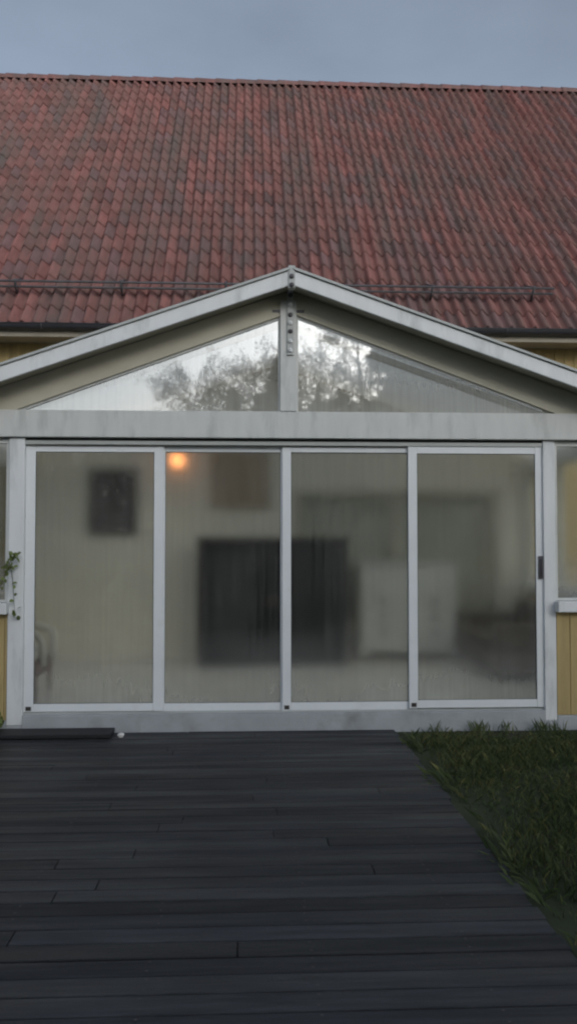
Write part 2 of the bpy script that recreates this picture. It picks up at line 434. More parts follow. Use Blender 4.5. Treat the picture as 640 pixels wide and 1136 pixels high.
# the far slope
top = Vector((0, EY, EZ)) + up * ((HALF + 0.45) / math.cos(PITCH))
rf.poly([(x_start, top.y, top.z), (-x_start, top.y, top.z), (-x_start, top.y + 5.4, top.z - 5.4 * math.tan(PITCH)), (x_start, top.y + 5.4, top.z - 5.4 * math.tan(PITCH))])
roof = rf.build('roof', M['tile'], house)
rc = MB(); x = x_start
while x < -x_start:
    k = rnd.uniform(0.8, 1.15); sg = 8
    ring = []
    for (xx, rr) in ((x, 0.115), (x + 0.40, 0.10)):
        b = len(rc.v); ring.append(b)
        for j in range(sg + 1):
            a = math.pi * j / sg
            rc.v.append((xx, top.y - rr * math.cos(a), top.z - 0.03 + rr * 1.1 * math.sin(a)))
    for j in range(sg): rc.face([ring[0] + j, ring[0] + j + 1, ring[1] + j + 1, ring[1] + j], 0, True, (k, k, k))
    x += 0.375
rc.build('ridge_tiles', M['tile'], roof, fix=True)
f = MB(); f.box(x_start, -x_start, EY + 0.02, HW - 0.02, EZ - 0.11, EZ - 0.085); f.box(x_start, -x_start, EY - 0.006, EY + 0.018, EZ - 0.13, EZ + 0.0)
f.build('soffit', M['soffit'], house)
# half-round gutter with brackets
gu = MB(); gy, gz = EY - 0.065, EZ - 0.005
rr = 0.062; ring = []
for xx in (x_start - 0.05, -x_start + 0.05):
    b = len(gu.v); ring.append(b)
    for j in range(13):
        a = math.pi + math.pi * j / 12
        for q in (rr, rr - 0.006): gu.v.append((xx, gy + q * math.cos(a), gz + q * math.sin(a)))
for j in range(12):
    a = 2 * j
    gu.face([ring[0] + a, ring[1] + a, ring[1] + a + 2, ring[0] + a + 2], 0, True); gu.face([ring[0] + a + 1, ring[0] + a + 3, ring[1] + a + 3, ring[1] + a + 1], 0, True)
gu.tube([(x_start - 0.05, gy - rr, gz + .002), (-x_start + 0.05, gy - rr, gz + .002)], 0.009, 8)
gut = gu.build('gutter', M['gutter'], house)
for i in range(21):
    bx = -9.0 + 0.9 * i
    b_ = MB(); pts = [(bx, gy + (rr + .005) * math.cos(math.pi + math.pi * j / 8), gz + (rr + .005) * math.sin(math.pi + math.pi * j / 8)) for j in range(9)]
    b_.tube(pts, 0.006, 6); b_.build('gutter_bracket', M['rail'], gut)
# snow guard: two pipes carried on brackets
sx1 = P(608, 340, HW).x
def on_roof(x, s, n): p = Vector((0, EY, EZ)) + up * s + nm * n; return (x, p.y, p.z)
sg = MB(); sg.tube([on_roof(-8.6, 0.60, 0.15), on_roof(sx1, 0.60, 0.15)], 0.015, 8); sg.tube([on_roof(-8.6, 0.60, 0.225), on_roof(sx1, 0.60, 0.225)], 0.015, 8)
guard = sg.build('snow_guard', M['rail'], house)
x = sx1 - 0.25
while x > -8.6:
    b_ = MB(); q0, q1 = on_roof(x, 0.60, 0.04), on_roof(x, 0.60, 0.25)
    b_.tube([q0, q1], 0.017, 6); b_.tube([on_roof(x, 0.95, 0.055), on_roof(x, 0.60, 0.235)], 0.011, 6)
    b_.build('bracket', M['rail'], guard); x -= 1.25

# ================================================================== GLASS ROOM
cons = empty('conservatory', (0, 0, 0), 'white framed glass garden room with pointed gable and four fogged sliding doors', 'conservatory')
CXL, CXR = -3.12, 3.16
GB = 3.27                                      # back edge, against the house wall
zFloor = 0.16
zBeam0, zBeam1 = Z(487), Z(457.5)
# roof
RX = X(323.5, -0.32, 300); RY0 = -0.32
RZ0 = P(323.5, 299.5, RY0).z; SL = 0.350
def roof_z(x, off=0.0): return RZ0 - SL * abs(x - RX) + off
eL, eR = CXL - 0.32, CXR + 0.32
TH = 0.118
for sgn, xe in ((-1, eL), (1, eR)):
    xa, xb = (xe, RX - 0.012) if sgn < 0 else (RX + 0.012, xe)
    m_ = MB(); m_.prism([(xa, roof_z(xa, -TH)), (xb, roof_z(xb, -TH)), (xb, roof_z(xb)), (xa, roof_z(xa))], RY0, RY0 + 0.03)
    fa = m_.build('fascia', M['white'], cons, bevel=0.004)
    m_ = MB(); m_.prism([(xa, roof_z(xa, 0.004)), (xb, roof_z(xb, 0.004)), (xb, roof_z(xb, 0.026)), (xa, roof_z(xa, 0.026))], RY0 - 0.022, RY0 + 0.05)
    m_.build('edge_trim', M['track'], fa, bevel=0.003)
    m_ = MB(); m_.prism([(xa, roof_z(xa, -0.034)), (xb, roof_z(xb, -0.034)), (xb, roof_z(xb, -0.004)), (xa, roof_z(xa, -0.004))], RY0 + 0.034, GB)
    m_.build('roof_sheet', M['sheet'], cons)
    # boarded underside of the front overhang
    m_ = MB(); m_.prism([(xa, roof_z(xa, -0.085)), (xb, roof_z(xb, -0.085)), (xb, roof_z(xb, -0.037)), (xa, roof_z(xa, -0.037))], RY0 + 0.034, 0.06)
    m_.build('overhang_board', M['cream'], cons)
    for yy in (1.10,):
        m_ = MB(); m_.prism([(xa, roof_z(xa, -0.10)), (xb, roof_z(xb, -0.10)), (xb, roof_z(xb, -0.037)), (xa, roof_z(xa, -0.037))], yy, yy + 0.045)
        m_.build('rafter', M['timber'], cons, bevel=0.003)
m_ = MB(); m_.box(RX - 0.035, RX + 0.035, 0.07, GB, roof_z(RX, -0.21), roof_z(RX, -0.05)); m_.build('ridge_beam', M['timber'], cons)
# ridge end fitting with its stacked caps
m_ = MB(); m_.box(RX - 0.028, RX + 0.028, RY0 - 0.012, RY0 + 0.06, roof_z(RX, -0.15), roof_z(RX, 0.036)); rb = m_.build('ridge_end', M['track'], cons, bevel=0.006)
for k, zz in enumerate((-0.055, -0.125)):
    b_ = MB(); b_.lathe((RX, RY0 - 0.012, roof_z(RX, zz)), [(0.02, 0), (0.02, 0.010), (0.012, 0.016), (0, 0.016)], 12, 'y'); b_.build('cap', M['rail'], rb, fix=True)

# gable: inclined beams, post and two triangular panes
gL0, gL1 = P(20, 455.5, 0), P(310, 352.5, 0)
gR0, gR1 = P(600, 458, 0), P(329, 352.5, 0)
sl = (gL1.z - gL0.z) / (gL1.x - gL0.x)
zA = gL1.z + sl * (RX - gL1.x)                                   # where the lower edges meet
def glz(x): return zA - sl * abs(x - RX)
for sgn in (-1, 1):
    xo = CXL if sgn < 0 else CXR
    xa, xb = (xo, RX) if sgn < 0 else (RX, xo)
    m_ = MB(); m_.prism([(xa, max(glz(xa), 0)), (xb, glz(xb)), (xb, roof_z(xb, -0.088)), (xa, roof_z(xa, -0.088))], -0.045, 0.055)
    m_.build('inclined_beam', M['cream'], cons, bevel=0.004)
pxL, pxR = X(310.5, 0, 400), X(328.5, 0, 400)
m_ = MB(); m_.box(pxL, pxR, -0.06, 0.05, zBeam1, glz(RX) + 0.10); gp = m_.build('gable_post', M['beam'], cons, bevel=0.005)
m_ = MB(); m_.box(RX - 0.026, RX + 0.030, -0.078, -0.061, Z(396), Z(322)); strip = m_.build('cover_strip', M['track'], gp, bevel=0.004)
for yy in (330, 341, 352, 361, 370, 381, 391):
    b_ = MB(); b_.lathe((RX + 0.002, -0.078, Z(yy)), [(0.02, 0), (0.019, 0.010), (0.011, 0.017), (0, 0.018)], 12, 'y')
    b_.build('screw_cap', M['white'] if yy % 2 else M['rail'], strip, fix=True)
for xx in (pxL - 0.03, pxR + 0.03):
    b_ = MB(); b_.box(xx - 0.035, xx + 0.035, -0.052, -0.046, Z(348.5), Z(345.5)); b_.build('bracket', M['rail'], gp)
for sgn in (-1, 1):
    if sgn < 0: pts = [(gL0.x - 0.1, zBeam1 - 0.01), (pxL + 0.01, zBeam1 - 0.01), (pxL + 0.01, glz(pxL) + 0.03)]
    else: pts = [(pxR - 0.01, zBeam1 - 0.01), (gR0.x + 0.1, zBeam1 - 0.01), (pxR - 0.01, glz(pxR) + 0.03)]
    m_ = MB(); m_.prism(pts, 0.000, 0.008, 1, 0, 1)
    gw = m_.build('gable_window', [M['gable'], M['gable_in']], cons)
    q = MB(); xa, xb = (gL0.x, pxL) if sgn < 0 else (pxR, gR0.x)
    q.prism([(xa, glz(xa) - 0.018), (xb, glz(xb) - 0.018), (xb, glz(xb) - 0.001), (xa, glz(xa) - 0.001)], -0.022, -0.002)
    q.box(xa if sgn > 0 else xb - 0.016, xa + 0.016 if sgn > 0 else xb, -0.022, -0.002, zBeam1, glz(xa if sgn > 0 else xb) - 0.02)
    q.build('glazing_bead', M['beam'], gw)

# front beam, posts, plinth
m_ = MB(); m_.box(CXL, CXR, -0.05, 0.22, zBeam0, zBeam1); m_.build('beam', M['beam'], cons, bevel=0.006)
zSill = Z(790.5)
pL0, pL1, pR0, pR1 = X(9.5), X(27), X(602.5), X(615.5)
for xa, xb in ((pL0, pL1), (pR0, pR1), (CXL, CXL + 0.11), (CXR - 0.11, CXR)):
    m_ = MB(); m_.box(xa, xb, -0.012, 0.21, 0.055 if xa in (pL0, pR0) else zSill - .03, zBeam0 - 0.002); m_.build('post', M['white'], cons, bevel=0.006)
m_ = MB(); m_.box(pL1 + .001, pR0 - .001, -0.022, 0.24, -0.03, zSill - 0.002); m_.box(CXL, pL0 - .001, -0.018, 0.16, -0.03, Z(796)); m_.box(pR1 + .001, CXR, -0.018, 0.16, -0.03, Z(796))
m_.box(pL0, pL1, -0.018, 0.22, -0.03, 0.054); m_.box(pR0, pR1, -0.018, 0.22, -0.03, 0.054)
m_.build('plinth', M['plinth'], cons, bevel=0.006)
# floor
m_ = MB(); m_.box(CXL + 0.1, CXR - 0.1, 0.242, GB, -0.02, zFloor); m_.build('floor', M['floor'], cons)
# head track of the sliding doors, with its dark grooves
m_ = MB(); m_.box(pL1, pR0, 0.0, 0.215, Z(494), Z(490)); m_.box(pL1, pR0, 0.19, 0.215, Z(500), Z(494)); m_.build('head_track', M['track'], cons)
m_ = MB(); m_.box(pL1, pR0, 0.012, 0.213, Z(489.8), zBeam0 - 0.001); m_.build('track_groove', M['gap'], cons)
yTr = (0.012, 0.042, 0.072, 0.102)
m_ = MB()
for yy in yTr: m_.box(pL1, pR0, yy + .008, yy + 0.018, zSill - 0.001, zSill + 0.010)
m_.build('floor_track', M['track'], cons)

# four sliding doors, each on a track of its own
def door(xa, xb, ya, ztop, zbot, rail_t, rail_b, st, handle):
    m_ = MB(); t = 0.026
    m_.box(xa, xa + st, ya, ya + t, zbot, ztop); m_.box(xb - st, xb, ya, ya + t, zbot, ztop)
    m_.box(xa + st, xb - st, ya + .002, ya + t - .002, ztop - rail_t, ztop); m_.box(xa + st, xb - st, ya + .002, ya + t - .002, zbot, zbot + rail_b)
    dr = m_.build('sliding_door', M['alu'], cons, bevel=0.004)
    m_ = MB(); x0, x1, z0, z1 = xa + st - .008, xb - st + .008, zbot + rail_b - .008, ztop - rail_t + .008
    m_.prism([(x0, z0), (x1, z0), (x1, z1), (x0, z1)], ya + 0.012, ya + 0.018, 1, 0, 1)
    m_.build('glass_pane', [M['pane'], M['pane_in']], dr)
    m_ = MB()                                                   # rubber seal round the pane
    for (a, b, c, e) in ((x0 + .008, x0 + .012, z0 + .012, z1 - .012), (x1 - .012, x1 - .008, z0 + .012, z1 - .012)): m_.box(a, b, ya + .006, ya + .0115, c, e)
    m_.box(x0 + .008, x1 - .008, ya + .006, ya + .0115, z1 - .012, z1 - .008); m_.box(x0 + .008, x1 - .008, ya + .006, ya + .0115, z0 + .008, z0 + .012)
    m_.build('seal', M['gap'], dr)
    m_ = MB(); m_.box(xa + st * .25, xa + st * .8, ya - .006, ya - .0005, zbot + .012, zbot + .045); m_.build('roller_cover', M['knob'], dr, bevel=0.002)
    if handle:
        hx0, hx1 = X(597), X(605)
        m_ = MB(); m_.box(hx0, hx1, ya - .012, ya - .0008, Z(643), Z(617)); h = m_.build('handle', M['rail'], dr, bevel=0.004)
        m_ = MB(); m_.box(hx0 + .02, hx0 + .034, ya - .026, ya - .0125, Z(640), Z(620)); m_.build('grip', M['rail'], h, bevel=0.004)
    return dr
ST = 11.0 / 133
yP = (0.042, 0.072, 0.042, 0.012)
door(X(27.5, yP[0]), X(181.5, yP[0]), yP[0], Z(496.2, yP[0]), Z(787.5, yP[0]), 0.048, 0.066, ST, False)
door(X(172.5, yP[1]), X(321.5, yP[1]), yP[1], Z(496, yP[1]), Z(788, yP[1]), 0.046, 0.066, ST * .97, False)
door(X(313, yP[2]), X(462, yP[2]), yP[2], Z(496, yP[2]), Z(788.5, yP[2]), 0.044, 0.068, ST * .9, False)
door(X(453, yP[3]), X(604, yP[3]), yP[3], Z(491.5, yP[3]), Z(787, yP[3]), 0.083, 0.066, ST * .92, True)

# glazed breast walls beside the doors and along both flanks
def breast(xa, xb):
    zc0, zc1 = Z(796) + .002, Z(679)
    m_ = MB(); x = xa
    while x < xb - 0.01:
        x1 = min(x + 0.115, xb); m_.box(x + .002, x1 - .002, -0.012, 0.014, zc0, zc1); x = x1
    cl = m_.build('cladding', M['yellow'], cons, bevel=0.003)
    m_ = MB(); m_.box(xa, xb, 0.016, 0.10, zc0, zc1 - .002); m_.build('backing', M['timber'], cl)
    m_ = MB(); m_.prism([(xa - 0.015, Z(679.5)), (xb + 0.015, Z(679.5)), (xb + 0.015, Z(667.5)), (xa - 0.015, Z(667.5))], -0.105, 0.10); m_.build('window_sill', M['white'], cons, bevel=0.006)
    m_ = MB(); z0, z1 = Z(667.2), zBeam0 - .004; t = 0.045
    m_.box(xa, xb, 0.02, 0.07, z0, z0 + .02); m_.box(xa, xb, 0.02, 0.07, z1 - t, z1)
    m_.box(xa, xa + .03, 0.021, 0.069, z0 + .02, z1 - t); m_.box(xb - .03, xb, 0.021, 0.069, z0 + .02, z1 - t)
    fr = m_.build('side_window', M['beam'], cons, bevel=0.004)
    m_ = MB(); m_.prism([(xa, z0 + .01), (xb, z0 + .01), (xb, z1 - .02), (xa, z1 - .02)], 0.04, 0.046, 1, 0, 1); m_.build('glass_pane', [M['pane'], M['pane_in']], fr)
breast(CXL + 0.112, pL0 - .001); breast(pR1 + .001, CXR - 0.112)
for sx, xo in ((1, CXL), (-1, CXR)):
    xi = xo + sx * 0.09; xa, xb = min(xo, xi), max(xo, xi)
    m_ = MB(); m_.box(xa, xb, 0.215, GB, -0.03, Z(679) - .0); fl = m_.build('flank_wall', M['yellow'], cons, bevel=0.003)
    m_ = MB(); m_.box(xa - .03, xb + .03, 0.215, GB, Z(679) + .002, Z(668)); m_.build('window_sill', M['white'], cons, bevel=0.004)
    m_ = MB(); zt = roof_z(xo) - 0.04 - 0.01
    m_.box(xa, xb, 0.225, GB, zBeam0, min(zt, zBeam1))
    for yy in (1.2, 2.2, GB - .06): m_.box(xa + .005, xb - .005, yy, yy + .06, Z(668) + .001, zBeam0 - .001)
    fr = m_.build('flank_window', M['beam'], cons, bevel=0.004)
    xm = (xa + xb) / 2
    m_ = MB(); m_.box(xm - .003, xm + .003, 0.216, GB, Z(668), zBeam0); m_.build('glass_pane', M['pane'], fr)

# ================================================================== THINGS SEEN THROUGH THE GLASS
# black cupboard
cx0, cx1 = P(217, 700, 2.5).x, P(388, 700, 2.5).x; cy0, cy1 = 2.50, 2.98; cz1 = Z(596, 2.5)
cup = empty('black_cupboard', ((cx0 + cx1) / 2, (cy0 + cy1) / 2, zFloor), 'wide black cupboard standing behind the two middle sliding doors', 'cupboard')
m_ = MB(); m_.box(cx0 + .02, cx1 - .02, cy0 + .025, cy1, zFloor + .06, cz1 - .04); m_.box(cx0 + .05, cx1 - .05, cy0 + .05, cy1 - .02, zFloor, zFloor + .06); m_.build('carcass', M['black'], cup, bevel=.004)
m_ = MB(); m_.box(cx0, cx1, cy0 - .005, cy1 + .005, cz1 - .039, cz1); m_.build('top', M['black'], cup, bevel=.008)
for k in range(2):
    wd = (cx1 - cx0 - .05) / 2; xa = cx0 + .025 + k * wd
    m_ = MB(); za, zb = zFloor + .07, cz1 - .045
    m_.box(xa + .002, xa + wd - .002, cy0 + .004, cy0 + .023, za, zb)
    m_.box(xa + .002, xa + .08, cy0 - .004, cy0 + .0035, za, zb); m_.box(xa + wd - .08, xa + wd - .002, cy0 - .004, cy0 + .0035, za, zb)
    m_.box(xa + .081, xa + wd - .081, cy0 - .004, cy0 + .0035, za, za + .08); m_.box(xa + .081, xa + wd - .081, cy0 - .004, cy0 + .0035, zb - .08, zb)
    dd = m_.build('door', M['black'], cup, bevel=.003)
    kx = xa + (wd - .04 if k == 0 else .04)
    m_ = MB(); m_.lathe((kx, cy0 - .004, (za + zb) / 2), [(.006, 0), (.006, .012), (.016, .018), (.014, .028), (0, .03)], 12, 'y'); m_.build('knob', M['brass'], dd, fix=True)
# white chest of drawers
hx0, hx1 = P(398, 680, 2.80).x, P(508, 680, 2.80).x; hy0, hy1 = 2.80, 3.22; hz1 = Z(624, 2.8)
ch = empty('chest_of_drawers', ((hx0 + hx1) / 2, (hy0 + hy1) / 2, zFloor), 'white chest of drawers with dark knobs, right of the black cupboard', 'chest of drawers')
zl = Z(724, 2.8)
m_ = MB(); m_.box(hx0 + .02, hx1 - .02, hy0 + .022, hy1, zl, hz1 - .032); m_.build('carcass', M['cabwhite'], ch, bevel=.004)
m_ = MB(); m_.box(hx0, hx1, hy0 - .01, hy1 + .01, hz1 - .031, hz1); m_.build('top', M['cabwhite'], ch, bevel=.006)
for xx in (hx0 + .02, hx1 - .075):
    for yy in (hy0 + .024, hy1 - .06):
        m_ = MB(); m_.prism([(xx + .012, zFloor), (xx + .043, zFloor), (xx + .055, zl - .001), (xx, zl - .001)], yy, yy + .05); m_.build('leg', M['cabwhite'], ch)
rows = [(659, 675), (676, 691), (692, 712), (713, 723)]
m_ = MB(); m_.box(hx0 + .03, hx1 - .03, hy0 + .004, hy0 + .021, Z(656.5, 2.8), hz1 - .04); m_.build('drawer', M['cabwhite'], ch, bevel=.004)
for (a, b) in rows[:3]:
    za, zb = Z(b, 2.8), Z(a, 2.8)
    m_ = MB(); m_.box(hx0 + .03, hx1 - .03, hy0 + .004, hy0 + .021, za + .011, zb - .011); dr = m_.build('drawer', M['cabwhite'], ch, bevel=.004)
    for px in (424, 482):
        m_ = MB(); m_.lathe((P(px, 680, 2.8).x, hy0 + .004, (za + zb) / 2), [(.010, 0), (.010, .012), (.028, .02), (.024, .032), (0, .036)], 12, 'y'); m_.build('knob', M['knob'], dr, fix=True)
# brown sofa at the right
def cushion(m_, x0, x1, y0, y1, z0, z1): m_.box(x0, x1, y0, y1, z0, z1)
sx0, sx1 = P(528, 720, 1.9).x, P(528, 720, 1.9).x + 0.95
sofa = empty('sofa', ((sx0 + sx1) / 2, 2.1, zFloor), 'low dark brown sofa behind the right sliding door, beside the white chest', 'sofa')
m_ = MB(); m_.box(sx0 + .03, sx1, 1.25, 2.95, zFloor + .09, zFloor + .30); m_.build('base', M['sofa'], sofa, bevel=.03)
for k in range(2):
    y0 = 1.42 + k * .69; m_ = MB(); m_.box(sx0 + .0, sx1 - .24, y0, y0 + .67, zFloor + .302, zFloor + .45); m_.build('seat_cushion', M['sofa'], sofa, bevel=.05)
m_ = MB(); m_.box(sx1 - .24, sx1, 1.25, 2.95, zFloor + .302, zFloor + .72); m_.build('backrest', M['sofa'], sofa, bevel=.06)
for y0 in (1.22, 2.80):
    m_ = MB(); m_.box(sx0 + .02, sx1 - .242, y0, y0 + .18, zFloor + .302, zFloor + .58); m_.build('armrest', M['sofa'], sofa, bevel=.05)
for xx in (sx0 + .06, sx1 - .1):
    for yy in (1.32, 2.84):
        m_ = MB(); m_.lathe((xx, yy, zFloor), [(0, 0), (.018, 0), (.026, .091), (0, .091)], 10); m_.build('leg', M['knob'], sofa, fix=True)
# wicker armchair cut by the left door edge
ax = P(40, 740, 1.1).x
arm = empty('wicker_armchair', (ax - .2, 1.2, zFloor), 'brown wicker armchair with pale cushion at the left edge of the doors', 'armchair')
m_ = MB(); m_.box(ax - .50, ax + .06, .92, 1.50, zFloor + .20, zFloor + .34); m_.build('seat', M['wicker'], arm, bevel=.03)
m_ = MB(); m_.box(ax - .46, ax + .03, .95, 1.44, zFloor + .342, zFloor + .43); m_.build('cushion', M['linen'], arm, bevel=.035)
m_ = MB(); m_.tube([(ax - .50, .90, zFloor + .60), (ax - .1, .88, zFloor + .60), (ax + .04, .93, zFloor + .575), (ax + .075, 1.0, zFloor + .50), (ax + .07, 1.05, zFloor + .3)], .035, 10)
m_.tube([(ax - .50, 1.52, zFloor + .60), (ax - .1, 1.54, zFloor + .60), (ax + .04, 1.49, zFloor + .575), (ax + .075, 1.42, zFloor + .50), (ax + .07, 1.40, zFloor + .3)], .035, 10); m_.build('armrest', M['linen'], arm)
m_ = MB(); m_.box(ax - .60, ax - .505, .90, 1.52, zFloor + .2, zFloor + .95); m_.build('backrest', M['wicker'], arm, bevel=.04)
for xx in (ax - .52, ax + .03):
    for yy in (.95, 1.46):
        m_ = MB(); m_.tube([(xx, yy, zFloor), (xx, yy, zFloor + .21)], [.018, .024], 8); m_.build('leg', M['wicker'], arm)
arm.location.x += P(41, 740, .65).x - P(40, 740, 1.1).x; arm.location.y -= .45
# dark picture on the back wall
ix0, ix1 = P(99, 560, HW).x, P(153, 560, HW).x; iz0, iz1 = Z(594, HW), Z(521, HW)
pic = empty('wall_picture', ((ix0 + ix1) / 2, HW - .03, iz0), 'dark framed picture on the inner wall behind the left sliding door', 'picture')
m_ = MB(); yy = HW - .055; t = .035
m_.box(ix0, ix0 + t, yy, HW - .021, iz0, iz1); m_.box(ix1 - t, ix1, yy, HW - .021, iz0, iz1); m_.box(ix0 + t, ix1 - t, yy, HW - .021, iz0, iz0 + t); m_.box(ix0 + t, ix1 - t, yy, HW - .021, iz1 - t, iz1); m_.build('frame', M['black'], pic, bevel=.004)
m_ = MB(); m_.box(ix0 + t, ix1 - t, yy + .014, HW - .023, iz0 + t, iz1 - t); m_.build('canvas', M['art'], pic)
# brown hanging above the cupboard
bx0, bx1 = P(233, 530, HW).x, P(300, 530, HW).x; bz0, bz1 = Z(565, HW), Z(500, HW)
hg = empty('wall_hanging', ((bx0 + bx1) / 2, HW - .03, bz0), 'brown woven wall hanging above the black cupboard', 'wall hanging')
m_ = MB(); n = 24
for i in range(n):
    xa = bx0 + (bx1 - bx0) * i / n; xb = bx0 + (bx1 - bx0) * (i + 1) / n
    ya = HW - .034 - .005 * math.sin(i * .9); yb = HW - .034 - .005 * math.sin((i + 1) * .9)
    m_.poly([(xa, ya, bz0), (xb, yb, bz0), (xb, yb, bz1), (xa, ya, bz1)], 0, True); m_.poly([(xb, yb + .006, bz0), (xa, ya + .006, bz0), (xa, ya + .006, bz1), (xb, yb + .006, bz1)], 0, True)
m_.build('cloth', M['weave'], hg)
m_ = MB(); m_.tube([(bx0 - .05, HW - .032, bz1 + .012), (bx1 + .05, HW - .032, bz1 + .012)], .012, 8); m_.build('rod', M['timber'], hg)
# lit wall lamp
lx, lz = P(197, 511, HW - .2).x, Z(511, HW - .2)
lamp = empty('wall_lamp', (lx, HW - .02, lz), 'lit orange wall lamp high on the inner wall behind the second door', 'lamp')
m_ = MB(); m_.lathe((lx, HW - .020, lz + .07), [(0, 0), (.05, 0), (.05, .012), (.02, .02), (0, .02)], 16, 'y'); m_.build('wall_plate', M['brass'], lamp, fix=True)
m_ = MB(); m_.tube([(lx, HW - .04, lz + .07), (lx, HW - .13, lz + .115), (lx, HW - .20, lz + .085)], .008, 8); m_.build('arm', M['brass'], lamp)
m_ = MB(); m_.lathe((lx, HW - .20, lz), [(0.001, -.07), (.035, -.062), (.06, -.035), (.07, 0), (.06, .035), (.035, .062), (.012, .075), (0.001, .078)], 20); m_.build('lamp_shade', M['lit'], lamp, fix=True)

# ================================================================== SMALL THINGS OUTSIDE
# low dark step board by the left end
bx1 = P(125, 815, -.2).x
st = empty('timber_step', (bx1 - 1.5, -.18, 0), 'low black timber step lying along the foot of the left door', 'step')
m_ = MB(); m_.box(bx1 - 3.0, bx1, -.315, -.062, .012, .042); m_.build('tread', M['step'], st, bevel=.004)
for xx in (bx1 - 2.9, bx1 - 1.5, bx1 - .2):
    m_ = MB(); m_.box(xx, xx + .09, -.30, -.07, .002, .0115); m_.build('batten', M['step'], st)
# pale stone
sp = P(134, 817, -.22)
bm = bmesh.new(); bmesh.ops.create_icosphere(bm, subdivisions=3, radius=.026)
for v in bm.verts:
    k = 1 + .18 * math.sin(v.co.x * 90 + 1) * math.cos(v.co.y * 70) + .1 * math.sin(v.co.z * 150)
    v.co = Vector((v.co.x * 1.15 * k, v.co.y * k, v.co.z * .72 * k))
for f_ in bm.faces: f_.smooth = True
me = bpy.data.meshes.new('pale_stone'); bm.to_mesh(me); bm.free(); me.materials.append(M['stone'])
o = bpy.data.objects.new('pale_stone', me); COL.objects.link(o); o.location = (P(134, 817, -.24).x, -.24, .018)
tag(o, 'small white stone lying on the dark deck beside the black step', 'stone')

# climber on the left post
def leaf(m_, c, d, nrm, L, Wd, t):
    d = d.normalized(); s_ = d.cross(nrm).normalized(); nn = s_.cross(d)
    pts = [(0, 0, 0), (.25, .38, .05), (.6, .42, .06), (1, 0, -.08), (.6, -.42, .06), (.25, -.38, .05)]
    m_.poly([c + d * L * a + s_ * Wd * b + nn * L * e for a, b, e in pts], 0, False, t)
def rv(): return Vector((rnd.gauss(0, 1), rnd.gauss(0, 1), rnd.gauss(0, 1))).normalized()
vine_root = Vector((X(3), -.10, -.02))
vine = empty('climbing_plant', vine_root, 'thin green climbing plant leaning on the left white door post', 'plant')
path = [vine_root, Vector((X(-2), -.11, .35)), Vector((X(-4), -.16, .75)), Vector((X(2), -.15, 1.1)), Vector((X(14), -.09, 1.38)), Vector((X(20), -.075, 1.45))]
hang = [path[4], Vector((X(17), -.07, 1.25)), Vector((X(18.5), -.06, 1.05)), Vector((X(20), -.06, .95))]
m_ = MB(); m_.tube(path, [.007, .006, .005, .004, .003, .002], 6); m_.tube(hang, [.003, .003, .002, .001], 6); m_.build('stem', M['bark'], vine)
m_ = MB()
def along(pts, u):
    u *= len(pts) - 1; i = min(int(u), len(pts) - 2); return pts[i].lerp(pts[i + 1], u - i)
for (pts, n, lo) in ((path, 46, .45), (hang, 17, 0), (path, 60, 0)):
    for i in range(n):
        u = lo + (1 - lo) * rnd.random() if n != 60 else rnd.random() * .11
        c = along(pts, u) + rv() * (.05 if n == 60 else .02); k = rnd.uniform(.6, 1.3)
        leaf(m_, c, rv() + Vector((0, -.5, -.2)), rv() + Vector((0, -1, .6)), rnd.uniform(.03, .055), rnd.uniform(.025, .04), (k, k, k * .9))
m_.build('foliage', M['vine'], vine)

